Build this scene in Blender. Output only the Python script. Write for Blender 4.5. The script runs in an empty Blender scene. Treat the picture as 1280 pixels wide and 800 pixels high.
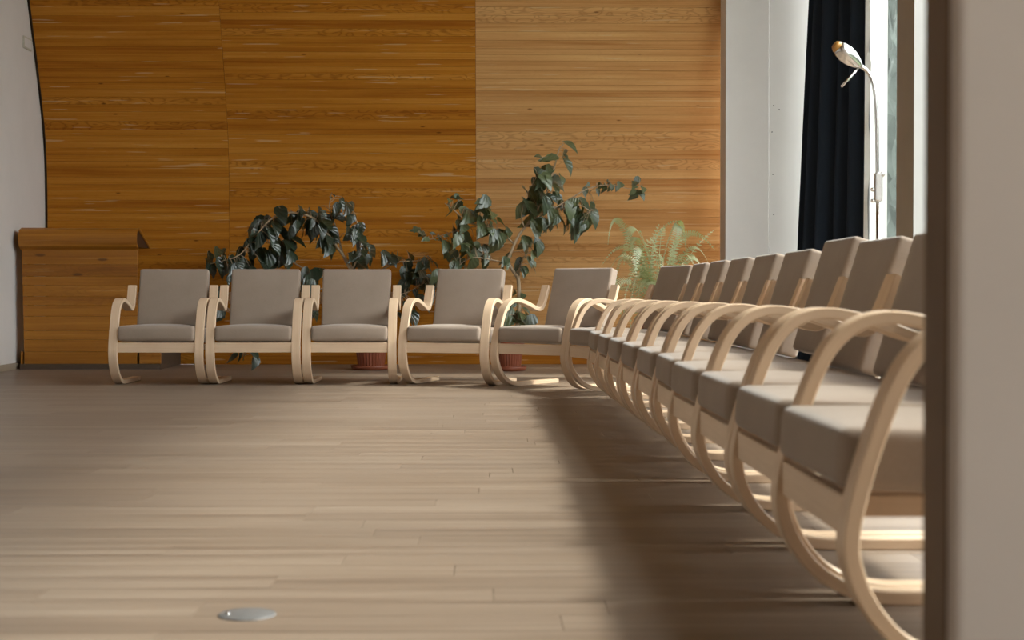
import bpy, bmesh, math, random
from mathutils import Vector, Matrix, Euler
random.seed(7)
SC = bpy.context.scene
COL = SC.collection
R = math.radians

# ------------------------------------------------------------------ camera
F = 1890.0                       # focal length in pixels of a 1280 x 800 frame
CAM_H = 0.595
cam_d = bpy.data.cameras.new('camera')
cam = bpy.data.objects.new('camera', cam_d); COL.objects.link(cam)
cam.location = (0, 0, CAM_H)
cam.rotation_euler = (math.pi/2 - 34/F, 0, -30/F)
cam_d.sensor_width = 36.0
cam_d.lens = F/1280*36
cam_d.clip_start = 0.05; cam_d.clip_end = 200
cam_d.dof.use_dof = True
cam_d.dof.focus_distance = 9.7
cam_d.dof.aperture_fstop = 5.2
SC.camera = cam
CAM_R = cam.rotation_euler.to_matrix()

def at(px, py, Y):
    """point on the plane y = Y that the pixel looks at"""
    d = CAM_R @ Vector(((px-640)/F, (400-py)/F, -1))
    t = Y/d.y
    return Vector((0, 0, CAM_H)) + d*t

# ------------------------------------------------------------------ light
SC.view_settings.view_transform = 'Standard'
SC.view_settings.look = 'None'
SC.view_settings.gamma = 1.0
SC.view_settings.use_curve_mapping = False
SC.view_settings.exposure = 0.06
world = bpy.data.worlds.new('overcast_sky'); SC.world = world
world.use_nodes = True
bg = world.node_tree.nodes['Background']
bg.inputs[0].default_value = (0.98, 0.97, 1.0, 1)
bg.inputs[1].default_value = 9.5
sun_d = bpy.data.lights.new('hazy_sun', 'SUN')
sun_d.energy = 6.0; sun_d.angle = R(6.5); sun_d.color = (1.0, 0.95, 0.88)
sun = bpy.data.objects.new('hazy_sun', sun_d); COL.objects.link(sun)
SUN_EL = 47.5
sun.rotation_euler = Vector((-math.cos(R(SUN_EL)), 0.05, -math.sin(R(SUN_EL)))).to_track_quat('-Z', 'Y').to_euler()
sun.location = (8, 5, 7)

XL, XR = -3.675, 2.80              # room: inner faces of the side walls
YB, YN = 12.60, -3.2              # back and near ends
ZC = 4.90                         # ceiling
WIN = [(10.33, 11.80), (1.75, 9.93), (-2.7, 0.6)]   # window openings along the right wall
WZ0, WZ1 = 0.30, 4.55
for (a, b) in WIN:                # daylight portals in the window openings
    d = bpy.data.lights.new('window_daylight', 'AREA'); d.shape = 'RECTANGLE'
    d.size = WZ1-WZ0; d.size_y = b-a; d.cycles.is_portal = True
    o = bpy.data.objects.new('window_daylight', d); COL.objects.link(o)
    o.location = (XR+0.34, (a+b)/2, (WZ0+WZ1)/2); o.rotation_euler = (0, R(90), 0)

# ------------------------------------------------------------------ node helpers
def new_mat(name):
    m = bpy.data.materials.new(name); m.use_nodes = True
    nt = m.node_tree
    return m, nt, nt.nodes['Principled BSDF']
def N(nt, typ, **kw):
    n = nt.nodes.new(typ)
    for k, v in kw.items():
        if k in n.inputs: n.inputs[k].default_value = v
        else: setattr(n, k, v)
    return n
def L(nt, a, b): nt.links.new(a, b)
def ramp(nt, fac, stops):
    r = nt.nodes.new('ShaderNodeValToRGB')
    el = r.color_ramp.elements
    while len(el) < len(stops): el.new(0.5)
    for e, (p, c) in zip(el, stops):
        e.position = p; e.color = (c[0], c[1], c[2], 1)
    if fac is not None: L(nt, fac, r.inputs[0])
    return r
def mix(nt, a, b, fac, blend='MIX'):
    n = nt.nodes.new('ShaderNodeMix'); n.data_type = 'RGBA'; n.blend_type = blend
    for sock, v in ((n.inputs[0], fac), (n.inputs[6], a), (n.inputs[7], b)):
        if hasattr(v, 'is_linked'): L(nt, v, sock)
        elif isinstance(v, (tuple, list)): sock.default_value = (v[0], v[1], v[2], 1)
        else: sock.default_value = v
    return n.outputs[2]
def math_n(nt, op, a, b=0.0, clamp=False):
    n = nt.nodes.new('ShaderNodeMath'); n.operation = op; n.use_clamp = clamp
    for i, v in enumerate((a, b)):
        if hasattr(v, 'is_linked'): L(nt, v, n.inputs[i])
        else: n.inputs[i].default_value = v
    return n.outputs[0]
def mapped(nt, src, scale, offset=None):
    mp = nt.nodes.new('ShaderNodeMapping'); mp.inputs['Scale'].default_value = scale
    L(nt, src, mp.inputs[0])
    if offset is not None: L(nt, offset, mp.inputs[1])
    return mp.outputs[0]
def noise(nt, vec, scale=1.0, detail=4, rough=0.55, dist=0.0):
    n = N(nt, 'ShaderNodeTexNoise'); n.inputs['Scale'].default_value = scale
    n.inputs['Detail'].default_value = detail; n.inputs['Roughness'].default_value = rough
    n.inputs['Distortion'].default_value = dist
    L(nt, vec, n.inputs['Vector']); return n.outputs[0]
def bump(nt, b, h, strength, dist=0.002):
    n = N(nt, 'ShaderNodeBump'); n.inputs['Strength'].default_value = strength; n.inputs['Distance'].default_value = dist
    L(nt, h, n.inputs['Height']); L(nt, n.outputs[0], b.inputs['Normal'])

def pine(name, light, mid, dark, rough=0.42, streak=0.35, spec=0.35, scuff=0.4, knot=0.03):
    """horizontal pine boards: tone and figure differ from board to board"""
    m, nt, b = new_mat(name)
    tc = N(nt, 'ShaderNodeTexCoord'); oi = N(nt, 'ShaderNodeObjectInfo')
    off = N(nt, 'ShaderNodeCombineXYZ')
    r = oi.outputs['Random']
    L(nt, math_n(nt, 'MULTIPLY', r, 37.0), off.inputs[0]); L(nt, math_n(nt, 'MULTIPLY', r, 91.0), off.inputs[1]); L(nt, math_n(nt, 'MULTIPLY', r, 53.0), off.inputs[2])
    co = tc.outputs['Object']
    # fine straight grain
    g = noise(nt, mapped(nt, co, (1.1, 60, 60), off.outputs[0]), 1.0, 5, 0.6)
    g2 = noise(nt, mapped(nt, co, (0.45, 14, 14), off.outputs[0]), 1.0, 3, 0.5)
    # flat-sawn figure: contour lines of a stretched noise, strong only on some boards
    cn = noise(nt, mapped(nt, co, (4.6, 17, 17), off.outputs[0]), 1.0, 1.5, 0.4)
    sn = math_n(nt, 'SINE', math_n(nt, 'MULTIPLY', cn, 48.0))
    fig = math_n(nt, 'POWER', math_n(nt, 'MULTIPLY', math_n(nt, 'ADD', sn, 1.0), 0.5), 4.0)
    r2 = math_n(nt, 'FRACT', math_n(nt, 'MULTIPLY', r, 17.3))
    figm = math_n(nt, 'MULTIPLY', fig, math_n(nt, 'ADD', math_n(nt, 'MULTIPLY', math_n(nt, 'GREATER_THAN', r2, 0.78), streak), 0.06))
    r3 = math_n(nt, 'FRACT', math_n(nt, 'MULTIPLY', r, 7.77))
    f = math_n(nt, 'ADD', math_n(nt, 'MULTIPLY', g, 0.45), math_n(nt, 'MULTIPLY', g2, 0.35))
    f = math_n(nt, 'ADD', f, math_n(nt, 'MULTIPLY', math_n(nt, 'SUBTRACT', r3, 0.5), 0.14))
    rc = ramp(nt, f, [(0.24, dark), (0.40, mid), (0.56, light)])
    col = mix(nt, rc.outputs[0], (dark[0]*0.55, dark[1]*0.5, dark[2]*0.45), figm)
    # knots
    v = N(nt, 'ShaderNodeTexVoronoi'); v.inputs['Scale'].default_value = 1.0
    L(nt, mapped(nt, co, (2.6, 9, 9), off.outputs[0]), v.inputs['Vector'])
    kn = ramp(nt, v.outputs['Distance'], [(knot, (1, 1, 1)), (knot*1.5+0.025, (0.0, 0.0, 0.0))])
    col = mix(nt, col, (dark[0]*0.3, dark[1]*0.24, dark[2]*0.2), math_n(nt, 'MULTIPLY', kn.outputs[0], 0.75))
    # pale scuffs, short and thin
    sc = noise(nt, mapped(nt, co, (2.2, 55, 55), off.outputs[0]), 1.0, 1, 0.5)
    sc2 = ramp(nt, sc, [(0.685, (0, 0, 0)), (0.71, (1, 1, 1))])
    col = mix(nt, col, (0.62, 0.47, 0.28), math_n(nt, 'MULTIPLY', sc2.outputs[0], scuff))
    L(nt, col, b.inputs['Base Color'])
    b.inputs['Roughness'].default_value = rough
    b.inputs['Specular IOR Level'].default_value = spec
    bump(nt, b, g, 0.12)
    return m

def simple(name, col, rough=0.5, metal=0.0, spec=0.5, nscale=None, namt=0.12, bstr=0.0, stretch=(1, 1, 1)):
    m, nt, b = new_mat(name)
    b.inputs['Roughness'].default_value = rough; b.inputs['Metallic'].default_value = metal
    b.inputs['Specular IOR Level'].default_value = spec
    if nscale:
        tc = N(nt, 'ShaderNodeTexCoord')
        n = noise(nt, mapped(nt, tc.outputs['Object'], stretch), nscale, 5, 0.6)
        rc = ramp(nt, n, [(0.3, [c*(1-namt) for c in col]), (0.7, [min(1, c*(1+namt)) for c in col])])
        L(nt, rc.outputs[0], b.inputs['Base Color'])
        if bstr: bump(nt, b, n, bstr)
    else:
        b.inputs['Base Color'].default_value = (*col, 1)
    return m

def fabric():
    m, nt, b = new_mat('taupe_wool_fabric')
    tc = N(nt, 'ShaderNodeTexCoord')
    n = noise(nt, tc.outputs['Object'], 380, 2, 0.6)
    n2 = noise(nt, tc.outputs['Object'], 6, 3, 0.5)
    f = math_n(nt, 'ADD', math_n(nt, 'MULTIPLY', n, 0.6), math_n(nt, 'MULTIPLY', n2, 0.4))
    rc = ramp(nt, f, [(0.3, (0.275, 0.213, 0.163)), (0.7, (0.355, 0.28, 0.222))])
    L(nt, rc.outputs[0], b.inputs['Base Color'])
    b.inputs['Roughness'].default_value = 0.95; b.inputs['Specular IOR Level'].default_value = 0.1
    b.inputs['Sheen Weight'].default_value = 0.25; b.inputs['Sheen Roughness'].default_value = 0.5
    bump(nt, b, n, 0.25, 0.001)
    return m

def floor_mat():
    m, nt, b = new_mat('worn_oak_strip_floor')
    at_ = N(nt, 'ShaderNodeAttribute', attribute_name='tone')
    geo = N(nt, 'ShaderNodeNewGeometry')
    tone = at_.outputs['Fac']
    off = N(nt, 'ShaderNodeCombineXYZ')
    L(nt, math_n(nt, 'MULTIPLY', tone, 61.0), off.inputs[0]); L(nt, math_n(nt, 'MULTIPLY', tone, 17.0), off.inputs[1])
    g = noise(nt, mapped(nt, geo.outputs['Position'], (1.3, 75, 1), off.outputs[0]), 1.0, 5, 0.6)
    g2 = noise(nt, mapped(nt, geo.outputs['Position'], (0.7, 22, 1), off.outputs[0]), 1.0, 3, 0.5)
    g3 = noise(nt, geo.outputs['Position'], 0.9, 4, 0.6)
    f = math_n(nt, 'ADD', math_n(nt, 'MULTIPLY', g, 0.58), math_n(nt, 'MULTIPLY', g2, 0.42))
    f = math_n(nt, 'ADD', f, math_n(nt, 'MULTIPLY', math_n(nt, 'SUBTRACT', tone, 0.5), 0.10))
    rc = ramp(nt, f, [(0.34, (0.118, 0.075, 0.046)), (0.49, (0.218, 0.155, 0.105)), (0.64, (0.305, 0.232, 0.168))])
    wear = mix(nt, rc.outputs[0], (0.26, 0.212, 0.175), math_n(nt, 'MULTIPLY', g3, 0.55))
    L(nt, wear, b.inputs['Base Color'])
    rr = N(nt, 'ShaderNodeMapRange'); rr.inputs['To Min'].default_value = 0.36; rr.inputs['To Max'].default_value = 0.58
    L(nt, g2, rr.inputs[0]); L(nt, rr.outputs[0], b.inputs['Roughness'])
    b.inputs['Specular IOR Level'].default_value = 0.4
    bump(nt, b, g, 0.10, 0.001)
    return m

def birch_mat():
    m, nt, b = new_mat('lacquered_birch')
    tc = N(nt, 'ShaderNodeTexCoord')
    uv = N(nt, 'ShaderNodeUVMap', uv_map='UVMap')
    g = noise(nt, mapped(nt, uv.outputs[0], (3.0, 110, 1)), 1.0, 4, 0.55)
    g2 = noise(nt, tc.outputs['Object'], 5.0, 3, 0.5)
    f = math_n(nt, 'ADD', math_n(nt, 'MULTIPLY', g, 0.6), math_n(nt, 'MULTIPLY', g2, 0.4))
    rc = ramp(nt, f, [(0.3, (0.63, 0.45, 0.295)), (0.7, (0.74, 0.56, 0.39))])
    L(nt, rc.outputs[0], b.inputs['Base Color'])
    b.inputs['Roughness'].default_value = 0.38; b.inputs['Specular IOR Level'].default_value = 0.45
    return m

def leaf_mat(name, a, c, rough=0.36):
    m, nt, b = new_mat(name)
    tc = N(nt, 'ShaderNodeTexCoord'); oi = N(nt, 'ShaderNodeObjectInfo')
    n = noise(nt, tc.outputs['Object'], 4.0, 3, 0.5)
    f = math_n(nt, 'ADD', math_n(nt, 'MULTIPLY', n, 0.4), math_n(nt, 'MULTIPLY', oi.outputs['Random'], 0.6))
    rc = ramp(nt, f, [(0.2, a), (0.75, c)])
    L(nt, rc.outputs[0], b.inputs['Base Color'])
    b.inputs['Roughness'].default_value = rough; b.inputs['Specular IOR Level'].default_value = 1.0; b.inputs['Coat Weight'].default_value = 0.5; b.inputs['Coat Roughness'].default_value = 0.35
    w = N(nt, 'ShaderNodeTexWave', wave_type='BANDS', bands_direction='DIAGONAL'); w.inputs['Scale'].default_value = 3.0
    w.inputs['Distortion'].default_value = 1.0
    L(nt, tc.outputs['Object'], w.inputs['Vector'])
    bump(nt, b, w.outputs[1], 0.35, 0.01)
    tr = N(nt, 'ShaderNodeBsdfTranslucent'); tr.inputs[0].default_value = (c[0]*1.6, c[1]*1.5, c[2]*0.8, 1)
    mx = N(nt, 'ShaderNodeMixShader'); mx.inputs[0].default_value = 0.22
    out = nt.nodes['Material Output']
    L(nt, b.outputs[0], mx.inputs[1]); L(nt, tr.outputs[0], mx.inputs[2]); L(nt, mx.outputs[0], out.inputs[0])
    return m

def glass_mat():
    m, nt, b = new_mat('window_glass')
    t = N(nt, 'ShaderNodeBsdfTransparent'); t.inputs[0].default_value = (0.93, 0.96, 0.95, 1)
    g = N(nt, 'ShaderNodeBsdfGlossy'); g.inputs['Roughness'].default_value = 0.02
    mx = N(nt, 'ShaderNodeMixShader'); mx.inputs[0].default_value = 0.06
    L(nt, t.outputs[0], mx.inputs[1]); L(nt, g.outputs[0], mx.inputs[2]); L(nt, mx.outputs[0], nt.nodes['Material Output'].inputs[0])
    return m

M = dict(
    wall_pine=pine('honey_pine_boards', (0.55, 0.242, 0.034), (0.45, 0.172, 0.015), (0.30, 0.094, 0.006), rough=0.6, streak=0.42, spec=0.12),
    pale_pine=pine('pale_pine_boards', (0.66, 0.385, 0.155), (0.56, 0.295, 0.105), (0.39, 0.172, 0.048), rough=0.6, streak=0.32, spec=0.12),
    lectern=pine('amber_pine_boards', (0.46, 0.195, 0.024), (0.36, 0.138, 0.013), (0.22, 0.074, 0.006), rough=0.4, streak=0.15, scuff=0.08, knot=0.07),
    backing=simple('dark_backing', (0.05, 0.032, 0.018), 0.8),
    white=simple('white_plaster', (0.74, 0.71, 0.68), 0.85, spec=0.2, nscale=3.0, namt=0.025, bstr=0.05),
    ceiling=simple('warm_ceiling_board', (0.26, 0.135, 0.05), 0.8, spec=0.2, nscale=2.0, namt=0.03),
    beige=simple('beige_painted_plaster', (0.37, 0.30, 0.22), 0.6, spec=0.3, nscale=5.0, namt=0.03, bstr=0.03),
    column=simple('warm_grey_paint', (0.52, 0.44, 0.37), 0.6, spec=0.3, nscale=5.0, namt=0.03, bstr=0.03),
    edge=simple('dark_brown_edge', (0.115, 0.056, 0.014), 0.6, nscale=5.0, namt=0.1),
    conifer=simple('conifer_foliage', (0.050, 0.058, 0.050), 0.9, spec=0.1, nscale=1.5, namt=0.5),
    frame=simple('white_window_paint', (0.78, 0.77, 0.74), 0.4, nscale=8, namt=0.02),
    floor=floor_mat(), birch=birch_mat(), fabric=fabric(), glass=glass_mat(),
    curtain=simple('navy_curtain_cloth', (0.022, 0.031, 0.046), 0.9, spec=0.15, nscale=300, namt=0.25, bstr=0.2),
    lining=simple('white_curtain_lining', (0.85, 0.84, 0.8), 0.9, spec=0.1, nscale=200, namt=0.04),
    chrome=simple('brushed_chrome', (0.72, 0.72, 0.71), 0.22, 1.0, nscale=60, namt=0.05),
    amber=simple('amber_lamp_glass', (0.45, 0.22, 0.05), 0.3, nscale=20, namt=0.1),
    terracotta=simple('terracotta_plastic', (0.235, 0.060, 0.024), 0.5, nscale=30, namt=0.08),
    soil=simple('potting_soil', (0.03, 0.02, 0.013), 0.95, nscale=70, namt=0.5, bstr=0.5),
    bark=simple('pale_bark', (0.40, 0.30, 0.19), 0.8, nscale=60, namt=0.25, bstr=0.3, stretch=(1, 1, 0.2)),
    leaf=leaf_mat('dark_glossy_leaf', (0.010, 0.024, 0.014), (0.036, 0.062, 0.032), 0.30),
    leaf2=leaf_mat('green_glossy_leaf', (0.030, 0.055, 0.030), (0.120, 0.155, 0.065), 0.36),
    fern=leaf_mat('fern_green', (0.24, 0.29, 0.14), (0.46, 0.50, 0.29), 0.5),
    plinth=simple('plinth_brown', (0.10, 0.066, 0.042), 0.6, nscale=12, namt=0.2, stretch=(1, 20, 20)),
    cheek=simple('dark_brown_cheek', (0.045, 0.020, 0.012), 0.5, nscale=12, namt=0.2),  # darker brown than the lectern boards
    steel=simple('dull_floor_steel', (0.20, 0.195, 0.19), 0.5, 0.3, nscale=40, namt=0.15),
    reveal=simple('pale_reveal_plaster', (0.50, 0.48, 0.46), 0.8, nscale=6, namt=0.03),
    hole=simple('dark_hole', (0.05, 0.045, 0.04), 0.9, nscale=40, namt=0.1),
    plate=simple('ivory_plate', (0.56, 0.53, 0.43), 0.5, nscale=20, namt=0.04),
    ground=simple('outdoor_grass', (0.10, 0.13, 0.055), 0.95, nscale=3, namt=0.4),
    black=simple('black_pot_plastic', (0.02, 0.02, 0.02), 0.5, nscale=20, namt=0.1),
)

# ------------------------------------------------------------------ mesh helpers
def mesh_obj(name, verts, faces, mat, parent=None, smooth=False, uvs=None, loc=None):
    me = bpy.data.meshes.new(name)
    me.from_pydata([tuple(v) for v in verts], [], faces); me.update()
    if mat: me.materials.append(mat)
    if smooth: me.polygons.foreach_set('use_smooth', [True]*len(me.polygons))
    if uvs:
        ul = me.uv_layers.new(name='UVMap')
        for lp in me.loops: ul.data[lp.index].uv = uvs[lp.vertex_index]
    return link(name, me, parent, loc)
def link(name, me, parent=None, loc=None):
    o = bpy.data.objects.new(name, me); COL.objects.link(o)
    if parent is not None: o.parent = parent
    if loc is not None: o.location = loc
    return o
def tag(o, label=None, cat=None, group=None, kind=None):
    if label: o['label'] = label
    if cat: o['category'] = cat
    if group: o['group'] = group
    if kind: o['kind'] = kind
    return o
def empty(name, loc=(0, 0, 0), rz=0.0):
    o = bpy.data.objects.new(name, None); COL.objects.link(o)
    o.location = loc; o.rotation_euler = (0, 0, rz); o.empty_display_size = 0.1
    return o
class MB:
    def __init__(s): s.v = []; s.f = []
    def box(s, x0, x1, y0, y1, z0, z1):
        n = len(s.v)
        s.v += [Vector(p) for p in ((x0,y0,z0),(x1,y0,z0),(x1,y1,z0),(x0,y1,z0),(x0,y0,z1),(x1,y0,z1),(x1,y1,z1),(x0,y1,z1))]
        s.f += [tuple(n+i for i in q) for q in ((3,2,1,0),(4,5,6,7),(0,1,5,4),(1,2,6,5),(2,3,7,6),(3,0,4,7))]
        return s
    def tube(s, pts, rad, seg=8, cap=True):
        pts = [Vector(p) for p in pts]; n0 = len(s.v)
        rads = rad if isinstance(rad, (list, tuple)) else [rad]*len(pts)
        ref = None
        for i, p in enumerate(pts):
            t = (pts[min(i+1, len(pts)-1)] - pts[max(i-1, 0)]).normalized()
            if ref is None:
                ref = t.orthogonal().normalized()
            ref = (ref - t*ref.dot(t)).normalized(); b = t.cross(ref)
            for k in range(seg):
                a = 2*math.pi*k/seg
                s.v.append(p + (ref*math.cos(a) + b*math.sin(a))*rads[i])
        for i in range(len(pts)-1):
            for k in range(seg):
                a = n0+i*seg+k; b2 = n0+i*seg+(k+1) % seg
                s.f.append((a, b2, b2+seg, a+seg))
        if cap:
            s.f.append(tuple(n0+k for k in range(seg))[::-1]); e = n0+(len(pts)-1)*seg
            s.f.append(tuple(e+k for k in range(seg)))
        return s
    def lathe(s, prof, seg=32, flute=0.0):
        n0 = len(s.v)
        for i, (r, z) in enumerate(prof):
            for k in range(seg):
                a = 2*math.pi*k/seg
                rr = r*(1 - (flute if (k % 2 and 0 < i < len(prof)-1) else 0))
                s.v.append(Vector((rr*math.cos(a), rr*math.sin(a), z)))
        for i in range(len(prof)-1):
            for k in range(seg):
                a = n0+i*seg+k; b = n0+i*seg+(k+1) % seg
                s.f.append((a, b, b+seg, a+seg))
        s.f.append(tuple(n0+k for k in range(seg))[::-1]); e = n0+(len(prof)-1)*seg
        s.f.append(tuple(e+k for k in range(seg)))
        return s
    def build(s, name, mat, parent=None, smooth=False, loc=None):
        return mesh_obj(name, s.v, s.f, mat, parent, smooth, None, loc)
def bevel_mod(o, w=0.004, seg=2):
    b = o.modifiers.new('bevel', 'BEVEL'); b.width = w; b.segments = seg; b.limit_method = 'ANGLE'
    return o
def catmull(pts, n=8):
    pts = [Vector(p) for p in pts]; P = [pts[0]*2-pts[1]] + pts + [pts[-1]*2-pts[-2]]
    out = []
    for i in range(1, len(P)-2):
        for k in range(n):
            t = k/n; a, b, c, d = P[i-1], P[i], P[i+1], P[i+2]
            out.append(0.5*((2*b) + (c-a)*t + (2*a-5*b+4*c-d)*t*t + (3*b-a-3*c+d)*t*t*t))
    out.append(P[-2]); return out

def board_mesh(w, h, t, ch=0.0012):
    """plank lying along x, front face towards -y, centred"""
    x, z = w/2, h/2
    v = []
    for (yy, ins) in ((t, 0), (ch, 0), (0, ch)):
        v += [(-x+ins, yy, -z+ins), (x-ins, yy, -z+ins), (x-ins, yy, z-ins), (-x+ins, yy, z-ins)]
    f = [(8, 9, 10, 11), (3, 2, 1, 0)]
    for r in (0, 4):
        for k in range(4):
            a, b = r+k, r+(k+1) % 4
            f.append((a, b, b+4, a+4))
    return v, f

# ------------------------------------------------------------------ floor
floor = MB().box(XL-0.2, XR+0.4, YN-0.2, YB+0.3, -0.12, -0.012).build('floor', M['backing'])
tag(floor, 'worn brown strip floor running across the room', None, kind='structure')
def plank_box(mb, tones, x0, x1, y0, y1, tone):
    mb.box(x0+0.0006, x1-0.0006, y0+0.0006, y1-0.0006, -0.012, 0.0); tones += [tone]*8
def set_tone(o, tones):
    a = o.data.attributes.new('tone', 'FLOAT', 'POINT'); a.data.foreach_set('value', tones)
far_mb, far_t = MB(), []
PW = 0.13
rf = random.Random(3)
y = YN
while y < YB:
    x = XL - rf.uniform(0, 1.2)
    y1 = min(y+PW, YB)
    while x < XR:
        ln = rf.uniform(0.65, 1.7); xa, xb = max(x, XL), min(x+ln, XR); x += ln
        if xb-xa < 0.01: continue
        tone = rf.random()
        in_view = 2.2 < y < 6.6 and xb > -0.40*y-0.1 and xa < 0.33*y+0.3
        if in_view:
            mb, tt = MB(), []
            plank_box(mb, tt, xa, xb, y, y1, tone)
            set_tone(mb.build('floor_plank', M['floor'], floor), tt)
        else:
            plank_box(far_mb, far_t, xa, xb, y, y1, tone)
    y += PW
o = far_mb.build('floor_planking', M['floor'], floor); set_tone(o, far_t); tag(o, kind='stuff')

# ------------------------------------------------------------------ back wall of curved pine panelling
# profile (distance in front of YB, height): upright, then leaning into the room
prof = catmull([(0, 0, 0), (0, 0, 0.8), (0, 0, 1.45), (0, -0.04, 1.85), (0, -0.17, 2.25), (0, -0.38, 2.75), (0, -0.60, 3.25), (0, -0.92, 3.95), (0, -1.22, ZC)], 12)
cum = [0.0]
for a, b in zip(prof, prof[1:]): cum.append(cum[-1] + (b-a).length)
def prof_at(s):
    for i in range(len(cum)-1):
        if s <= cum[i+1] or i == len(cum)-2:
            t = (s-cum[i])/(cum[i+1]-cum[i]); return prof[i].lerp(prof[i+1], t)
WX0, WX1 = -3.65, 2.05
vv, ff = [], []
for p in prof:
    for x in (WX0-0.12, WX1+0.15): vv.append((x, YB+p.y+0.022, p.z))
for i in range(len(prof)-1): ff.append((2*i, 2*i+1, 2*i+3, 2*i+2))
k = len(vv)
for p in prof:
    for x in (WX0-0.12, WX1+0.15): vv.append((x, YB+p.y+0.12, p.z))
for i in range(len(prof)-1): ff.append((k+2*i+1, k+2*i, k+2*i+2, k+2*i+3))
wall_back = mesh_obj('wall_back', vv, ff, M['backing'])
tag(wall_back, 'honey pine panelled back wall curving into the room', None, kind='structure')
joints = [WX0, -2.147, -0.10, WX1]
cache = {}
rw = random.Random(11)
for ja, jb in zip(joints, joints[1:]):
    s = 0.004
    while s < cum[-1]-0.03:
        h = rw.choice((0.05, 0.06, 0.06, 0.07, 0.08))
        h = min(h, cum[-1]-s)
        key = (ja, round(h, 3))
        w = jb-ja-0.0015
        if key not in cache:
            v, f = board_mesh(w, h-0.0008, 0.02, 0.0008)
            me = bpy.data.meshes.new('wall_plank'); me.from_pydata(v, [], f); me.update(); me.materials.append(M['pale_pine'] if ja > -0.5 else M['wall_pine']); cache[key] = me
        p0, p1 = prof_at(s), prof_at(s+h)
        c = (p0+p1)/2; d = (p1-p0)
        o = link('wall_plank', cache[key], wall_back)
        o.location = ((ja+jb)/2, YB+c.y+rw.uniform(-0.0006, 0.0006), c.z)
        o.rotation_euler = (math.atan2(-d.y, d.z), 0, 0)
        s += h
bb = bevel_mod(MB().box(WX0+1.25, WX1, YB-0.022, YB-0.002, 0.0, 0.075).build('baseboard_back', M['wall_pine']), 0.003)
tag(bb, 'low pine skirting board along the panelled wall', None, kind='structure')

# ------------------------------------------------------------------ side walls, ceiling, near wall
o = MB().box(XL-0.15, XL, YN-0.15, YB+0.2, 0, ZC).build('wall_left', M['white']); tag(o, 'plain white plaster side wall', None, kind='structure')
o = MB().box(XL, XL+0.012, YN, YB-0.62, 0, 0.05).build('baseboard_left', M['beige']); tag(o, 'narrow skirting along the white wall', None, kind='structure')
o = MB().box(XL-0.2, XR+0.4, YN-0.2, YB+0.3, ZC, ZC+0.12).build('ceiling', M['ceiling']); tag(o, 'plain pale ceiling', None, kind='structure')
o = MB().box(XL-0.15, XR+0.4, YN-0.15, YN, 0, ZC).build('wall_near', M['ceiling']); tag(o, 'warm wooden wall behind the viewpoint', None, kind='structure')
XO = XR+0.32                      # outer face
mb = MB()
edges = [YN-0.15] + [e for w in reversed(WIN) for e in w] + [YB+0.2]
for i in range(0, len(edges), 2): mb.box(XR, XO, edges[i], edges[i+1], 0, ZC)
for (a, b) in WIN:
    mb.box(XR, XO, a, b, 0, WZ0); mb.box(XR, XO, a, b, WZ1, ZC)
o = mb.build('wall_right', M['beige']); tag(o, 'beige window wall with piers between tall windows', None, kind='structure')
for i, (a, b) in enumerate(WIN):
    w = empty('window_%d' % (i+1), (XR+0.20, (a+b)/2, WZ0)); tag(w, 'tall white framed window in the beige wall', None, kind='structure')
    X0, X1 = -0.03, 0.03; ha = (b-a)/2; H = WZ1-WZ0
    fr = MB().box(X0, X1, -ha, -ha+0.06, 0, H).box(X0, X1, ha-0.06, ha, 0, H).box(X0, X1, -ha+0.06, ha-0.06, 0, 0.06).box(X0, X1, -ha+0.06, ha-0.06, H-0.06, H)
    fr.build('window_frame', M['frame'], w)
    n = max(1, round((b-a)/1.75)); step = (b-a-0.12)/n
    for k in range(n):
        ya, yb = -ha+0.06+k*step, -ha+0.06+(k+1)*step
        if k: MB().box(X0, X1, ya-0.025, ya+0.025, 0.06, H-0.06).build('mullion', M['frame'], w)
        g0 = ya+(0.025 if k else 0); g1 = yb-(0.025 if k < n-1 else 0)
        MB().box(-0.004, 0.004, g0, g1, 0.06, H-0.06).build('pane', M['glass'], w)
    # plastered reveals lining the opening
    MB().box(-0.20, 0.12, ha-0.012, ha, 0, H).build('reveal', M['reveal'], w)
    MB().box(-0.20, 0.12, -ha, -ha+0.012, 0, H).build('reveal', M['reveal'], w)
    MB().box(-0.24, 0.12, -ha, ha, -0.03, 0.0).build('window_sill', M['frame'], w)
# white wall nib between the panelling and the windows
nib = bevel_mod(MB().box(1.862, 2.207, 11.85, 12.12, 0, ZC).box(2.207, XR, 11.87, 12.12, 0, ZC).build('wall_nib', M['white']), 0.008)
tag(nib, 'white wall end beside the dark curtain', None, kind='structure')
for (px, py) in ((967, 132), (965, 165), (966, 218), (967, 268), (974, 137)):
    p = at(px, py, 11.87); r = 0.004
    MB().box(p.x-r, p.x+r, 11.866, 11.874, p.z-r, p.z+r).build('screw_hole', M['hole'], nib)
# beige partition edge close to the viewpoint, with a thin dark brown strip on its left face
o = bevel_mod(MB().box(0.466, XR, 1.512, 1.60, 0, ZC).build('wall_partition', M['column']), 0.014, 4)
tag(o, 'beige wall edge close to the viewpoint', None, kind='structure')
o = MB().box(0.464, 0.4665, 1.524, 1.602, 0, ZC).build('trim_1', M['edge']); tag(o, 'dark brown strip on the near wall end', None, kind='structure')
# small plate high on the white wall
p = at(40, 57, 12.18)
pl = empty('wall_plate', (XL, 12.14, 2.58)); tag(pl, 'small ivory cover plate high on the white wall', 'plate')
bevel_mod(MB().box(0, 0.012, -0.10, 0.10, -0.048, 0.048).build('cover', M['plate'], pl), 0.003)
MB().box(0.0121, 0.014, -0.085, 0.085, -0.034, 0.034).build('lid', M['white'], pl)
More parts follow.
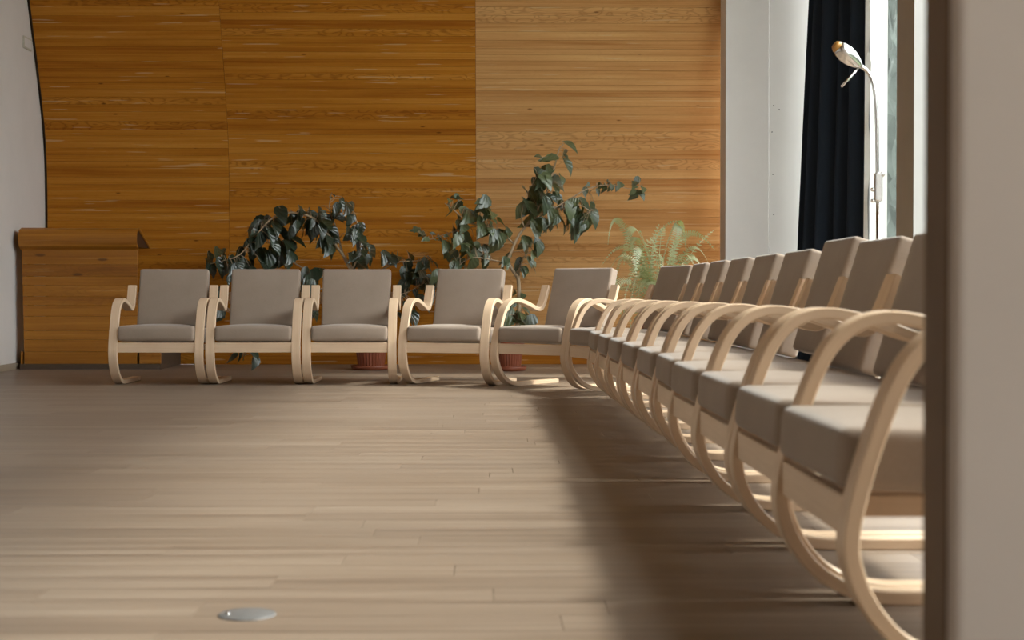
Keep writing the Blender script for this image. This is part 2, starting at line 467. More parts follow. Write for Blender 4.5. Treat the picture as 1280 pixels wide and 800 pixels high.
# ground outside the windows
o = MB().box(XO+0.02, 60, -40, 80, -0.4, -0.15).build('ground_outside', M['ground']); tag(o, 'grass outside the windows', None, kind='structure')

def added_trees():  # assumed tree belt, its height shaped to hold back low sky light
    rn = random.Random(8); mb = MB(); nu, nv = 460, 36
    tops = [rn.uniform(0.75, 1.1) for _ in range(60)]
    for j in range(nv+1):
        for i in range(nu+1):
            yy = -12+60*i/nu; c = (yy+12)/1.0; k = int(c) % 60; w = abs((c % 1.0)-0.5)*2     # one pointed crown per metre
            hh = (5.0+4.5*min(1, max(0, (yy-16)/7)))*tops[k]*(1-0.35*w*w); zz = -0.2+hh*(j/nv)
            dep = (1.1*(1-j/nv)+0.15)*(1-0.45*w*w)
            mb.v.append(Vector((9.6-dep+rn.uniform(-.14, .14), yy+rn.uniform(-.05, .05), zz+rn.uniform(-.06, .06))))
    for j in range(nv):
        for i in range(nu):
            a = j*(nu+1)+i; mb.f.append((a, a+nu+1, a+nu+2, a+1))
    n = len(mb.v)
    mb.v += [Vector((p.x+1.6, p.y, p.z)) for p in mb.v[:n]]
    mb.f += [tuple(q+n for q in reversed(f)) for f in mb.f[:]]
    o = mb.build('added_tree_belt', M['conifer']); tag(o, 'added dark green trees outside that hold back low sky light', 'trees', kind='stuff')
added_trees()

# ------------------------------------------------------------------ armchairs
HW = 0.3025; BW = 0.056; TH = 0.026
IN = HW - BW
# outer profile of the bent side frame: (distance behind the front, height)
def side_profile():
    pts = [(0.66, 0.013), (0.45, 0.013), (0.28, 0.013), (0.205, 0.015), (0.140, 0.030), (0.082, 0.066), (0.040, 0.118), (0.017, 0.175), (0.014, 0.225),
           (0.027, 0.29), (0.050, 0.365), (0.076, 0.435), (0.106, 0.490), (0.150, 0.530), (0.205, 0.547), (0.265, 0.543), (0.345, 0.522), (0.418, 0.496),
           (0.464, 0.489), (0.496, 0.508), (0.522, 0.552), (0.558, 0.642)]
    return catmull([(0, a, b) for a, b in pts], 4)
def band_mesh():
    pr = side_profile(); v, f, uv = [], [], []
    d = 0.0
    for i, p in enumerate(pr):
        if i: d += (p-pr[i-1]).length
        t = (pr[min(i+1, len(pr)-1)]-pr[max(i-1, 0)]).normalized()
        n = Vector((0, -t.z, t.y))
        c = 0.0025; hw = BW/2; th = TH/2
        for (x, m_, q) in ((-hw, th-c, 0), (-hw+c, th, .003), (hw-c, th, .05), (hw, th-c, .056), (hw, -th+c, .08), (hw-c, -th, .083), (-hw+c, -th, .13), (-hw, -th+c, .136)):
            v.append(Vector((x, p.y, p.z)) + n*m_); uv.append((d, q))
    K = 8
    for i in range(len(pr)-1):
        for k in range(K):
            a, b = i*K+k, i*K+(k+1) % K
            f.append((a, a+K, b+K, b))
    f.append(tuple(range(K))); e = (len(pr)-1)*K; f.append(tuple(e+k for k in range(K))[::-1])
    me = bpy.data.meshes.new('side_frame'); me.from_pydata([tuple(q) for q in v], [], f); me.update()
    ul = me.uv_layers.new(name='UVMap')
    for lp in me.loops: ul.data[lp.index].uv = uv[lp.vertex_index]
    for p in me.polygons: p.use_smooth = False
    bm = bmesh.new(); bm.from_mesh(me); bmesh.ops.recalc_face_normals(bm, faces=bm.faces[:])
    for e in bm.edges: e.smooth = e.calc_face_angle(0) < R(20)
    for q in bm.faces: q.smooth = True
    bm.to_mesh(me); bm.free()
    me.materials.append(M['birch']); return me
def axis_samples(h, r, n):
    a = [-h, -h+r*0.3, -h+r*0.65, -h+r]
    mid = [(-h+r) + (2*(h-r))*k/n for k in range(1, n)]
    return a + mid + [-q for q in reversed(a)]
def cushion_mesh(name, w, d, t, r, dome_top=0.0, dome_front=0.0, n=8):
    """rounded cushion centred on x,y with its underside at z=0"""
    bm = bmesh.new(); hx, hy, hz = w/2, d/2, t/2
    ax, ay, az = axis_samples(hx, r, n), axis_samples(hy, r, n), axis_samples(hz, r, 2)
    vm = {}
    def vert(x, y, z):
        k = (round(x, 5), round(y, 5), round(z, 5))
        if k not in vm:
            c = Vector((max(-hx+r, min(hx-r, x)), max(-hy+r, min(hy-r, y)), max(-hz+r, min(hz-r, z))))
            dlt = Vector((x, y, z))-c
            if dlt.length > 1e-9:
                mx = max(abs(dlt.x), abs(dlt.y), abs(dlt.z)); dlt = dlt.normalized()*mx
            p = c+dlt
            wx = 1-abs(p.x/hx)**2.6; wy = 1-abs(p.y/hy)**3
            if p.z > 0: p.z += dome_top*max(0, wx)*max(0.0, wy)*(p.z/hz)
            if p.y < 0: p.y -= dome_front*max(0, wx)*(1-abs(p.z/hz)**2)*(-p.y/hy)
            vm[k] = bm.verts.new((p.x, p.y, p.z+hz))
        return vm[k]
    def grid(A, B, fn):
        for i in range(len(A)-1):
            for j in range(len(B)-1):
                q = [fn(A[i], B[j]), fn(A[i+1], B[j]), fn(A[i+1], B[j+1]), fn(A[i], B[j+1])]
                q = list(dict.fromkeys(q))
                if len(q) > 2:
                    try: bm.faces.new(q)
                    except ValueError: pass
    for s in (-1, 1):
        grid(ax, ay, lambda a, b: vert(a, b, s*hz)); grid(ax, az, lambda a, b: vert(a, s*hy, b)); grid(ay, az, lambda a, b: vert(s*hx, a, b))
    bmesh.ops.recalc_face_normals(bm, faces=bm.faces[:])
    for f in bm.faces: f.smooth = True
    me = bpy.data.meshes.new(name); bm.to_mesh(me); bm.free(); me.materials.append(M['fabric']); return me
def uv_box(name, x0, x1, y0, y1, z0, z1, parent, along=0):
    mb = MB().box(x0, x1, y0, y1, z0, z1)
    uv = [((v.x if along == 0 else v.y), v.z + (v.y if along == 0 else v.x)*0.7) for v in mb.v]
    o = mesh_obj(name, mb.v, mb.f, M['birch'], parent, False, uv)
    return bevel_mod(o, 0.003)
def make_chair():
    root = empty('bentwood_armchair')
    bm_ = band_mesh()
    for s in (-1, 1):
        o = link('side_frame', bm_, root, (s*(HW-BW/2), 0, 0))
    uv_box('front_rail', -IN, IN, 0.012, 0.036, 0.212, 0.276, root)
    uv_box('rear_rail', -IN, IN, 0.46, 0.486, 0.215, 0.252, root)
    for s in (-1, 1):
        uv_box('side_rail', *sorted((s*(IN-0.12), s*(IN-0.142))), 0.036, 0.46, 0.225, 0.262, root, 1)
    uv_box('back_rail', -IN, IN, 0.572, 0.592, 0.52, 0.60, root)
    seat = link('seat_cushion', cushion_mesh('seat_cushion', 2*IN-0.002, 0.52, 0.098, 0.022, 0.020, 0.006), root, (0, 0.262, 0.272))
    seat.rotation_euler = (R(-3.0), 0, 0)
    bk = link('back_cushion', cushion_mesh('back_cushion', 2*IN-0.032, 0.40, 0.072, 0.014, 0.006, 0.0), root)
    # cushion stands up: its long side runs up the lean of the back
    lean = R(17)
    bk.rotation_euler = (R(90)-lean, 0, 0)
    bk.location = (0, 0.472+0.20*math.sin(lean)+0.072*math.cos(lean), 0.355+0.20*math.cos(lean)+0.072*math.sin(lean)*0)
    return root
proto = make_chair()
def copy_tree(o, parent=None):
    c = o.copy(); COL.objects.link(c); c.parent = parent
    for ch in list(o.children): copy_tree(ch, c)
    return c
A = 'taupe cushioned birch armchair '
chairs = [  # (x of front centre, y of front, turn in degrees, cushion lift, label)
    (-2.124, 9.69, 0, 0, A+'leftmost in the back row, in front of the wooden lectern'),
    (-1.505, 9.69, 0, 0, A+'second from the left in the back row, under dark leaves'),
    (-0.890, 9.69, 0, 0, A+'third from the left in the back row, hiding a plant pot'),
    (-0.290, 9.60, 17, 0, A+'fourth from the left in the back row, turned slightly aside'),
    (0.245, 9.335, 39, 0, A+'at the bend of the row, before the slender potted tree'),
    (0.545, 8.80, 74, 0, A+'last before the straight right-hand row, in front of the fern'),
]
ord_ = ['tenth', 'ninth', 'eighth', 'seventh', 'sixth', 'fifth', 'fourth', 'third', 'second', 'nearest']
rowx = [0.556, 0.561, 0.567, 0.574, 0.581, 0.583, 0.565, 0.563, 0.563, 0.545]
for k in range(10):
    lab = A + ('of the right-hand row, nearest to the viewer' if k == 9 else 'of the right-hand row, %s counted from the viewer' % ord_[k])
    if k == 5: lab = A + 'with raised back cushion, fifth from the viewer in the right-hand row'
    chairs.append((rowx[k], 8.486-0.62*k-0.302+{5: 0.006, 6: -0.010}.get(k, 0), 91 if k == 5 else 90, 0.022 if k == 5 else 0, lab))
for i, (x, y, a, lift, lab) in enumerate(chairs):
    c = proto if i == 0 else copy_tree(proto)
    c.location = (x, y, 0); c.rotation_euler = (0, 0, R(-a))
    tag(c, lab, 'chair', 'bentwood armchairs lined up along the walls')
    if lift:
        for ch in c.children:
            if ch.name.startswith('back_cushion'): ch.location.z += lift; ch.location.y += 0.01

# ------------------------------------------------------------------ lectern by the left wall
lx0, lx1, ly = -3.615, -2.715, 11.80
lec = empty('lectern', ((lx0+lx1)/2, ly, 0)); tag(lec, 'amber pine lectern with rounded top roll beside the white wall', 'lectern')
hw = (lx1-lx0)/2
# front panel boards
z = 0.042; rl = random.Random(5); top = 0.93; hs = []
while z < top-0.001:
    h = rl.choice((0.07, 0.085, 0.095, 0.11)); h = min(h, top-z)
    if top-z-h < 0.03: h = top-z
    v, f = board_mesh(2*hw-0.03*(1-z/1.0), h-0.0012, 0.03)
    o = mesh_obj('board', v, f, M['lectern'], lec, loc=(0, -0.005-0.012*z, z+h/2))
    z += h
# rounded roll at the top: swept profile (y, z), thick sheet
roll = catmull([(0, -0.012, 0.925), (0, -0.030, 0.940), (0, -0.058, 0.958), (0, -0.072, 0.995), (0, -0.066, 1.045), (0, -0.040, 1.082), (0, 0.0, 1.094), (0, 0.05, 1.088), (0, 0.40, 0.965)], 6)
def sweep(name, pr, x0, x1, th, mat, parent):
    v, f = [], []
    for i, p in enumerate(pr):
        t = (pr[min(i+1, len(pr)-1)]-pr[max(i-1, 0)]).normalized(); n = Vector((0, -t.z, t.y))
        for x in (x0, x1):
            v.append(Vector((x, p.y, p.z))); v.append(Vector((x, p.y, p.z)) - n*th)
    for i in range(len(pr)-1):
        a = 4*i
        for q in ((a, a+2, a+6, a+4), (a+1, a+5, a+7, a+3), (a, a+4, a+5, a+1), (a+2, a+3, a+7, a+6)): f.append(q)
    f.append((0, 1, 3, 2)); e = 4*(len(pr)-1); f.append((e, e+2, e+3, e+1))
    o = mesh_obj(name, v, f, mat, parent)
    m = o.data; bm = bmesh.new(); bm.from_mesh(m); bmesh.ops.recalc_face_normals(bm, faces=bm.faces[:])
    for ed in bm.edges: ed.smooth = ed.calc_face_angle(0) < R(35)
    for q in bm.faces: q.smooth = True
    bm.to_mesh(m); bm.free(); return o
# the roll is laid in boards too
cut = [0, 14, 26, len(roll)-1-7, len(roll)-1]
for a, b in zip(cut, cut[1:]):
    sweep('roll_board', roll[a:b+1], -hw-0.008, hw+0.002, 0.018, M['lectern'], lec)
# wedge shaped end cheeks under the desk
for s in (-1, 1):
    xa, xb = sorted((s*(hw-0.004), s*(hw-0.03)))
    v = [(xa, -0.045, 0.985), (xa, -0.035, 1.062), (xa, 0.02, 1.072), (xa, 0.375, 0.962), (xa, 0.375, 0.952), (xa, 0.0, 0.952)]
    v2 = [(xb, p[1], p[2]) for p in v]; n = len(v)
    f = [tuple(range(n))[::-1], tuple(range(n, 2*n))] + [(i, (i+1) % n, (i+1) % n+n, i+n) for i in range(n)]
    mesh_obj('desk_cheek', v+v2, f, M['cheek'], lec)
    bevel_mod(MB().box(*sorted((s*(hw-0.03), s*(hw-0.06))), 0.026, 0.10, 0.13, 0.955).build('post', M['lectern'], lec), 0.003)
MB().box(-hw-0.018, hw+0.17, -0.018, 0.03, 0.0, 0.042).build('plinth', M['plinth'], lec)
bevel_mod(MB().box(hw+0.002, hw+0.168, 0.0, 0.026, 0.042, 0.14).build('side_board', M['lectern'], lec), 0.003)
bevel_mod(MB().box(-hw-0.016, -hw+0.0, 0.0, 0.026, 0.042, 0.14).build('side_board', M['lectern'], lec), 0.003)
bevel_mod(MB().box(-hw-0.016, hw+0.168, 0.03, 0.77, 0.0, 0.138).build('dais', M['plinth'], lec), 0.004)

# ------------------------------------------------------------------ plants
def leaf_mesh(name, wid, droop, fold, serr, mat, seed):
    rn = random.Random(seed); n = 9; v, f = [], []
    for i in range(n+1):
        t = i/n
        w = wid*math.sin(math.pi*min(1, t**0.72))*(1-0.25*t) if 0 < i < n else 0.0
        w *= 1+(serr if i % 2 else -serr)
        zc = -droop*t*t + 0.02*math.sin(3*t)
        yc = t*(1-0.12*droop*t)
        v += [Vector((-w, yc-0.02*(i % 2), zc+fold*w+rn.uniform(-.01, .01))), Vector((0, yc, zc)), Vector((w, yc-0.02*(i % 2), zc+fold*w+rn.uniform(-.01, .01)))]
    for i in range(n):
        a = 3*i
        f += [(a, a+1, a+4, a+3), (a+1, a+2, a+5, a+4)]
    me = bpy.data.meshes.new(name); me.from_pydata([tuple(q) for q in v], [], f); me.update()
    me.polygons.foreach_set('use_smooth', [True]*len(me.polygons)); me.materials.append(mat)
    return me
def pot(root, r, h, y_ribs=True):
    MB().lathe([(r*1.12, 0.0), (r*1.20, 0.010), (r*1.26, 0.034), (r*1.22, 0.036), (r*1.08, 0.016), (0.01, 0.014)], 40).build('saucer', M['terracotta'], root, True)
    MB().lathe([(r*0.80, 0.015), (r*0.82, 0.03), (r*0.97, h*0.80), (r*0.98, h*0.82)], 56, 0.045).build('pot', M['terracotta'], root, False)
    MB().lathe([(r*0.98, h*0.80), (r*1.07, h*0.82), (r*1.09, h), (r*1.0, h), (r*0.98, h*0.9), (0.01, h*0.9)], 40).build('rim', M['terracotta'], root, True)
    MB().lathe([(0.01, h*0.88), (r*0.96, h*0.89), (r*0.96, h*0.91), (0.01, h*0.93)], 24).build('soil', M['soil'], root, True)
def plant(name, label, base_px, Y, pot_r, pot_h, branches, clusters, leafmat, seed, more=1.0, sun_dir=Vector((0.8, -0.45, 0.45))):
    rn = random.Random(seed)
    b = at(base_px[0], base_px[1], Y); base = Vector((b.x, Y, 0))
    root = empty(name, base); tag(root, label, 'plant')
    pot(root, pot_r, pot_h)
    samples = []; mb = MB()
    for (pts, r0, r1) in branches:
        wp = []
        for (px, py, dy) in pts:
            wp.append(at(px, py, Y+dy)-base)
        cv = catmull(wp, 5)
        mb.tube(cv, [r0+(r1-r0)*i/(len(cv)-1) for i in range(len(cv))], 7)
        samples += cv
    kinds = [leaf_mesh('leaf', 0.30, 0.22, 0.25, 0.06, leafmat, 1), leaf_mesh('leaf', 0.34, 0.35, 0.18, 0.08, leafmat, 2), leaf_mesh('leaf', 0.27, 0.12, 0.4, 0.05, leafmat, 3)]
    for (cx, cy, rx, ry, n, size, droop) in clusters:
        for _ in range(round(n*more)):
            a, q = rn.uniform(0, 2*math.pi), math.sqrt(rn.random())
            p = at(cx+rx*q*math.cos(a), cy+ry*q*math.sin(a), Y+rn.uniform(-0.16, 0.14))-base
            if (p+base).y > YB-0.12: p.y = YB-0.12-base.y
            near = min(samples, key=lambda s_: (s_-p).length_squared)
            out = (p-near); out.z *= 0.6
            d = out.normalized()*0.7 + Vector((rn.uniform(-.7, .7), rn.uniform(-.7, .5), rn.uniform(-.3, .3))) + Vector((0, -0.15, -droop))
            d.normalize()
            nn = (sun_dir*0.8 + Vector((rn.uniform(-.6, .6), rn.uniform(-.9, .1), rn.uniform(-.1, .9))))
            nn = (nn - d*nn.dot(d)).normalized()
            xx = d.cross(nn); m4 = Matrix((xx, d, nn)).transposed().to_4x4()
            sz = size*0.86*rn.uniform(0.6, 1.2)
            st = p - d*sz*0.4          # the point is the leaf's middle
            o = link('leaf', kinds[rn.randrange(3)], root)
            o.matrix_local = Matrix.Translation(st) @ m4 @ Matrix.Diagonal((sz, sz, sz, 1))
            if (st-near).length > 0.01:
                mid = (st+near)/2 + Vector((0, 0, 0.02))
                mb.tube([near, mid, st, st+d*sz*0.12], [0.0026, 0.0022, 0.0018, 0.0012], 4, False)
    mb.build('branches', M['bark'], root, True)
    return root

plant('potted_tree', 'slender green leafed tree in a terracotta pot with bare forked trunk', (637, 463), 11.55, 0.105, 0.22,
    [([(640, 432, 0), (648, 400, 0), (649, 375, 0), (648, 352, 0), (646, 345, 0)], 0.017, 0.014),
     ([(646, 346, 0), (636, 328, -.02), (640, 312, -.03), (648, 295, -.02), (656, 284, 0), (668, 268, .02), (680, 248, .02), (688, 225, 0), (694, 205, 0), (699, 186, 0), (704, 181, 0)], 0.013, 0.004),
     ([(656, 284, 0), (676, 268, -.05), (702, 262, -.1), (722, 256, -.12), (738, 264, -.12)], 0.008, 0.003),
     ([(690, 262, -.05), (715, 247, -.03), (735, 236, 0), (762, 231, 0), (788, 236, 0), (802, 232, 0)], 0.006, 0.002),
     ([(648, 352, 0), (650, 335, .05), (656, 320, .05), (670, 312, .05)], 0.009, 0.003),
     ([(644, 306, 0), (625, 290, 0), (605, 282, 0), (585, 278, 0), (567, 262, 0), (556, 254, 0)], 0.008, 0.003),
     ([(600, 281, 0), (580, 286, 0), (558, 292, 0), (538, 299, 0), (524, 291, 0)], 0.004, 0.002),
     ([(638, 330, 0), (615, 325, -.05), (592, 322, -.1), (576, 330, -.1), (566, 345, -.1)], 0.006, 0.002),
     ([(648, 306, 0), (664, 304, .03), (674, 303, .03)], 0.005, 0.002),
     ([(655, 284, 0), (652, 268, -.05), (660, 240, -.05), (672, 220, -.05)], 0.006, 0.002)],
    [(676, 196, 14, 5, 3, 0.17, 0.2), (712, 192, 8, 14, 4, 0.16, 0.5), (686, 232, 18, 26, 22, 0.20, 0.9), (665, 262, 14, 26, 16, 0.22, 0.9),
     (696, 268, 26, 16, 18, 0.19, 0.6), (726, 266, 20, 18, 22, 0.19, 0.7), (716, 284, 14, 10, 6, 0.17, 0.8), (742, 235, 18, 6, 6, 0.10, 0.4), (768, 233, 12, 7, 8, 0.10, 0.4),
     (796, 234, 9, 10, 7, 0.11, 0.6), (566, 252, 12, 10, 6, 0.14, 0.5), (598, 264, 22, 14, 15, 0.17, 0.6), (585, 284, 24, 14, 15, 0.18, 0.8),
     (618, 290, 18, 16, 12, 0.18, 0.9), (574, 312, 18, 16, 15, 0.18, 0.8), (598, 318, 16, 14, 10, 0.17, 0.8), (545, 297, 18, 7, 9, 0.09, 0.2), (524, 290, 6, 6, 5, 0.11, 0.3),
     (664, 306, 14, 14, 8, 0.15, 0.9), (678, 302, 8, 8, 4, 0.13, 0.9), (656, 334, 14, 12, 10, 0.12, 0.8), (630, 332, 8, 12, 5, 0.14, 0.8), (576, 338, 12, 10, 7, 0.16, 0.8), (552, 346, 14, 12, 7, 0.16, 0.8),
     (648, 396, 20, 10, 16, 0.16, 0.5), (648, 372, 10, 12, 5, 0.11, 0.5)],
    M['leaf2'], 21, 1.12)
plant('potted_shrub', 'spreading dark leafed shrub in a terracotta pot behind the left chairs', (464, 462), 11.72, 0.125, 0.22,
    [([(464, 432, 0), (455, 390, 0), (445, 350, 0), (430, 322, 0), (420, 285, 0), (412, 262, 0), (414, 242, 0)], 0.015, 0.003),
     ([(440, 335, 0), (415, 300, -.05), (395, 275, -.08), (368, 266, -.1), (342, 272, -.1), (322, 292, -.1), (300, 318, -.1), (278, 326, -.1), (262, 330, -.1)], 0.011, 0.003),
     ([(450, 370, 0), (410, 350, 0), (370, 330, .05), (345, 310, .05), (330, 300, .05)], 0.009, 0.003),
     ([(420, 356, 0), (360, 372, 0), (300, 390, 0), (295, 420, 0), (305, 445, 0)], 0.006, 0.002),
     ([(440, 340, 0), (450, 310, -.03), (448, 285, -.03), (442, 265, -.03)], 0.008, 0.003),
     ([(452, 372, 0), (475, 340, 0), (497, 328, 0), (520, 326, 0), (536, 324, 0)], 0.007, 0.003),
     ([(458, 400, 0), (485, 375, 0), (510, 365, 0), (528, 355, 0)], 0.006, 0.003)],
    [(415, 244, 5, 4, 2, 0.08, 0.3), (272, 326, 18, 14, 14, 0.16, 0.7), (300, 334, 22, 20, 20, 0.17, 0.8), (330, 300, 20, 26, 26, 0.18, 0.8), (352, 290, 24, 26, 28, 0.19, 0.9),
     (345, 322, 24, 16, 18, 0.19, 0.9), (388, 276, 22, 16, 20, 0.18, 0.8), (402, 290, 18, 14, 14, 0.18, 0.9), (415, 305, 10, 10, 6, 0.18, 0.9), (432, 264, 14, 12, 10, 0.16, 0.7), (445, 285, 12, 18, 12, 0.17, 0.8),
     (452, 314, 14, 18, 16, 0.18, 0.9), (388, 348, 14, 14, 10, 0.18, 0.9), (490, 326, 16, 8, 8, 0.15, 0.6), (516, 332, 16, 14, 13, 0.16, 0.8), (520, 362, 20, 18, 14, 0.18, 0.9), (536, 326, 8, 8, 5, 0.12, 0.5),
     (276, 380, 12, 18, 6, 0.16, 0.9), (384, 385, 12, 16, 8, 0.16, 0.9), (508, 392, 14, 12, 7, 0.16, 0.9), (298, 448, 8, 7, 3, 0.16, 0.9), (318, 446, 7, 8, 3, 0.15, 0.9)],
    M['leaf'], 22, 1.12)

def fern():
    rn = random.Random(31)
    base = Vector((1.18, 10.45, 0)); root = empty('potted_fern', base)
    tag(root, 'pale green arching fern on a stand by the white wall end', 'plant')
    MB().lathe([(0.15, 0.0), (0.15, 0.02), (0.03, 0.04), (0.03, 0.24), (0.15, 0.26), (0.15, 0.28)], 24).build('stand', M['black'], root, True)
    MB().lathe([(0.10, 0.28), (0.135, 0.46), (0.15, 0.47), (0.15, 0.50), (0.135, 0.50), (0.13, 0.48), (0.01, 0.48)], 32).build('pot', M['terracotta'], root, True)
    def frond(p0, p1, p2, wid, seed):
        r2 = random.Random(seed); mb = MB()
        ln = (p1-p0).length*0.55+(p2-p1).length*0.6; n_ = max(14, int(ln/0.020))
        cv = [p0*(1-t)**2 + p1*2*t*(1-t) + p2*t*t for t in [i/n_ for i in range(n_+1)]]
        mb.tube(cv[::3]+[cv[-1]], [0.0036-0.0026*i/(n_/3+1) for i in range(len(cv[::3])+1)], 4)
        side = (p2-p0).cross(Vector((0, 0, 1)))
        side = side.normalized() if side.length > 0.01 else Vector((1, 0, 0))
        roll = r2.uniform(-0.9, 0.9)
        for i in range(2, n_+1):
            t = i/n_; tan = (cv[min(i+1, n_)]-cv[i-1]).normalized()
            sd = (side - tan*side.dot(tan)).normalized(); up = sd.cross(tan)
            sd = (sd*math.cos(roll)+up*math.sin(roll)).normalized()
            w = wid*math.sin(math.pi*min(1, 0.14+0.84*t))**0.7*r2.uniform(0.85, 1.1)
            hw_ = 0.0046
            for s in (-1, 1):
                d = (sd*s + tan*0.3 - Vector((0, 0, 0.12))).normalized()
                n = len(mb.v); c = cv[i]
                mb.v += [c - tan*hw_*0.7, c + d*w*0.5 - tan*hw_, c + d*w, c + d*w*0.5 + tan*hw_, c + tan*hw_*0.7]
                mb.f += [(n, n+1, n+3, n+4), (n+1, n+2, n+3)]
        mb.build('frond', M['fern'], root)
    # fronds whose tips show: pixel of tip, pixel of the arch's shoulder
    tips = [((845, 276), (815, 300), 0), ((760, 305), (775, 265), -.1), ((893, 312), (850, 285), -.1), ((892, 288), (860, 320), .15), ((752, 332), (790, 300), 0), ((858, 318), (845, 262), .05),
            ((780, 330), (795, 270), -.15), ((888, 335), (860, 300), 0), ((800, 290), (805, 300), .1), ((830, 285), (825, 300), .2), ((870, 340), (850, 310), -.2), ((770, 360), (780, 310), -.2),
            ((810, 310), (812, 320), -.2), ((842, 300), (838, 320), -.1), ((748, 420), (770, 350), -.1), ((760, 400), (775, 340), -.25), ((788, 420), (795, 330), -.3), ((812, 430), (815, 340), -.3),
            ((840, 400), (840, 330), -.3), ((865, 380), (855, 320), -.2), ((742, 452), (758, 390), -.1), ((880, 360), (865, 310), .1), ((795, 345), (800, 300), -.3), ((828, 350), (826, 310), -.35),
            ((760, 345), (785, 310), .2), ((775, 320), (800, 310), .25), ((858, 300), (840, 310), .2)]
    tips += [((a_+rn.uniform(-22, 22), b_+rn.uniform(0, 45)), (c_+rn.uniform(-12, 12), d_+rn.uniform(0, 30)), e_+rn.uniform(-.1, .1)) for (a_, b_), (c_, d_), e_ in tips if 770 < a_ < 870]
    for k, (tp, sh, dy) in enumerate(tips):
        p0 = Vector((rn.uniform(-.05, .05), rn.uniform(-.05, .05), 0.48))
        p2 = at(tp[0], tp[1], 10.45+dy)-base
        p1 = at(sh[0], sh[1], 10.45+dy*0.5)-base
        p1 = p1*1.0 + (p1-(p0+p2)/2)*0.6
        frond(p0, p1, p2, rn.uniform(0.036, 0.050), k)
fern()

# ------------------------------------------------------------------ curtain
def curtain():
    y0, y1 = 10.88, 11.72; z0, z1 = 0.06, 4.45
    nu, nv = 120, 24; rn = random.Random(4)
    v, f = [], []
    for j in range(nv+1):
        t = j/nv; z = z0+(z1-z0)*t
        A_ = Vector((2.735, y0)); B_ = Vector((2.36+0.135*min(1.0, z/3.0), y1))      # hangs wider towards the floor
        nrm = Vector((-(B_-A_).y, (B_-A_).x)).normalized()
        for i in range(nu+1):
            u = i/nu
            q = A_.lerp(B_, u) + nrm*((0.038+0.022*(1-t))*math.sin(u*2*math.pi*4.6+2.6+0.3*math.sin(2.5*t)) + 0.018*math.sin(u*2*math.pi*1.7+1.0))
            v.append(Vector((q.x, q.y, z)))
    W = nu+1
    for j in range(nv):
        for i in range(nu):
            a = j*W+i; f.append((a, a+1, a+W+1, a+W))
    root = empty('curtain', (2.70, (y0+y1)/2, z0)); tag(root, 'navy blue floor length curtain gathered beside the window', 'curtain')
    o = mesh_obj('cloth', [p-root.location for p in v], f, M['curtain'], root, True)
    sm = o.modifiers.new('thick', 'SOLIDIFY'); sm.thickness = 0.006; sm.offset = 0
    # pale edge tape on the free side
    mb = MB(); pts = []
    e = []
    for j in range(nv*2+1):
        t = j/(nv*2); a = v[min(nv, j//2)*W]
        b = v[min(nv, (j+1)//2)*W]; e.append((a+b)/2-root.location)
    n = len(mb.v)
    for i, p in enumerate(e):
        wv = 0.012*rn.uniform(-1, 1)
        mb.v += [p+Vector((0.004, -0.004, 0)), p+Vector((0.035+wv, -0.02, 0)), p+Vector((0.035+wv, -0.012, 0)), p+Vector((0.004, 0.004, 0))]
    for i in range(len(e)-1):
        a = 4*i
        mb.f += [(a, a+1, a+5, a+4), (a+1, a+2, a+6, a+5), (a+2, a+3, a+7, a+6)]
    mb.build('lining_edge', M['lining'], root, False)
    MB().tube([(0.05, -0.9, z1-z0+0.03), (0.05, 0.5, z1-z0+0.03)], 0.014, 10).build('rod', M['chrome'], root, True)
curtain()

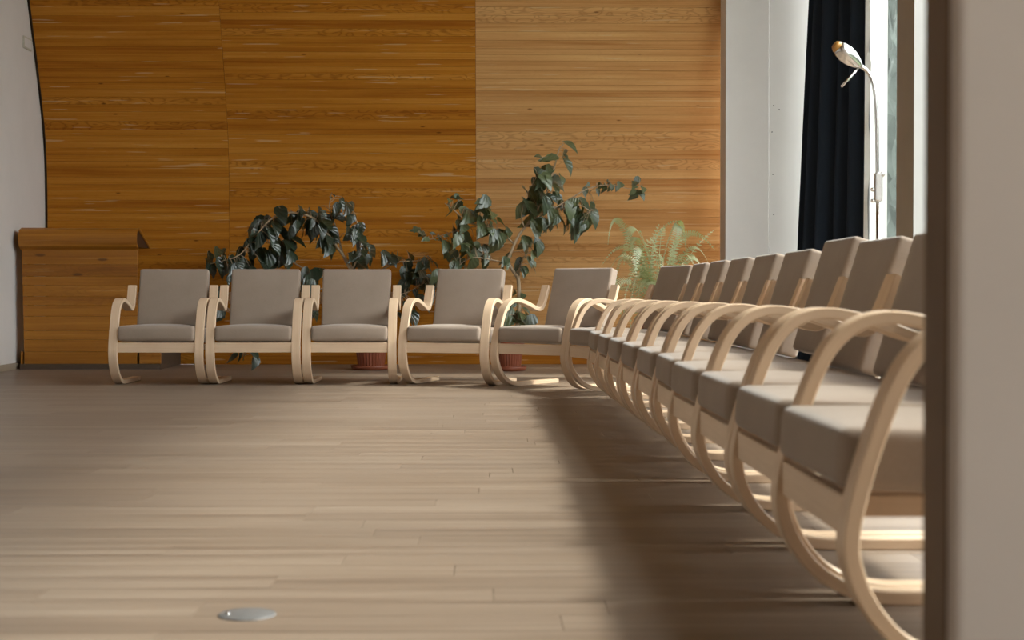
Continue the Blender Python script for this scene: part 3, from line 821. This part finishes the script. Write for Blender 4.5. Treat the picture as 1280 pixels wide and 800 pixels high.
# ------------------------------------------------------------------ reading lamp behind the right-hand row
def lamp():
    Y = 6.0
    b = at(1098, 300, Y); base = Vector((b.x, Y, 0))
    root = empty('floor_lamp', base); tag(root, 'chrome reading lamp with bent neck in front of the window', 'lamp')
    q = lambda px, py, dy=0: at(px, py, Y+dy)-base
    MB().lathe([(0.13, 0.0), (0.13, 0.012), (0.12, 0.02), (0.02, 0.028), (0.012, 0.05)], 32).build('base', M['chrome'], root, True)
    zt = q(1096, 232).z
    MB().tube([(0, 0, 0.03), (0, 0, zt+0.04)], 0.0105, 12).build('pole', M['chrome'], root, True)
    neck = catmull([q(1097, 250), q(1096.5, 200), q(1096, 160), q(1095, 132), q(1093, 112), q(1089, 97), q(1083, 88), q(1075, 82)], 6)
    MB().tube(neck, 0.0078, 10).build('neck', M['chrome'], root, True)
    cl = q(1097, 232)
    c = bevel_mod(MB().box(cl.x-0.013, cl.x+0.017, -0.014, 0.014, cl.z-0.062, cl.z+0.050).build('clamp', M['chrome'], root), 0.004)
    for (px, py, r) in ((1090, 237, 0.008), (1090, 251, 0.008), (1104, 218, 0.010)):
        p = q(px, py); s = -1 if px < 1097 else 1
        MB().tube([(cl.x, 0, p.z), (p.x, 0, p.z), (p.x+s*0.004, 0, p.z)], [r*0.6, r, r*0.8], 10).build('knob', M['chrome'], c, True)
    # head: a slender shell opening downwards, along the axis from neck to tip
    a, t = q(1077, 84), q(1045, 57, -0.02)
    ax = (t-a).normalized(); ln = (t-a).length
    prof_ = [(0.0, 0.007), (0.08, 0.012), (0.2, 0.022), (0.4, 0.031), (0.62, 0.034), (0.82, 0.030), (0.95, 0.022), (1.0, 0.012)]
    MB().tube([a+ax*ln*k for k, _ in prof_], [r for _, r in prof_], 18).build('lamp_shade', M['chrome'], root, True)
    MB().tube([a+ax*ln*0.93, a+ax*ln*1.06], [0.026, 0.016], 16).build('lens', M['amber'], root, True)
    MB().tube([q(1074, 84), q(1066, 93, -.03), q(1052, 108, -.05)], [0.004, 0.005, 0.005], 10).build('handle', M['chrome'], root, True)
lamp()

# ------------------------------------------------------------------ round cover set in the floor
p = at(309, 769, 2.79)
root = empty('floor_socket_cover', (p.x, 2.79, 0)); tag(root, 'round dull metal cover plate set in the bare floor', 'cover plate')
MB().lathe([(0.053, 0.0), (0.053, 0.0015), (0.050, 0.003), (0.001, 0.0032)], 40).build('disc', M['steel'], root, True)
MB().lathe([(0.006, 0.0028), (0.006, 0.005), (0.004, 0.006), (0.0005, 0.0062)], 12).build('screw', M['chrome'], root, True, (-0.036, -0.006, 0))
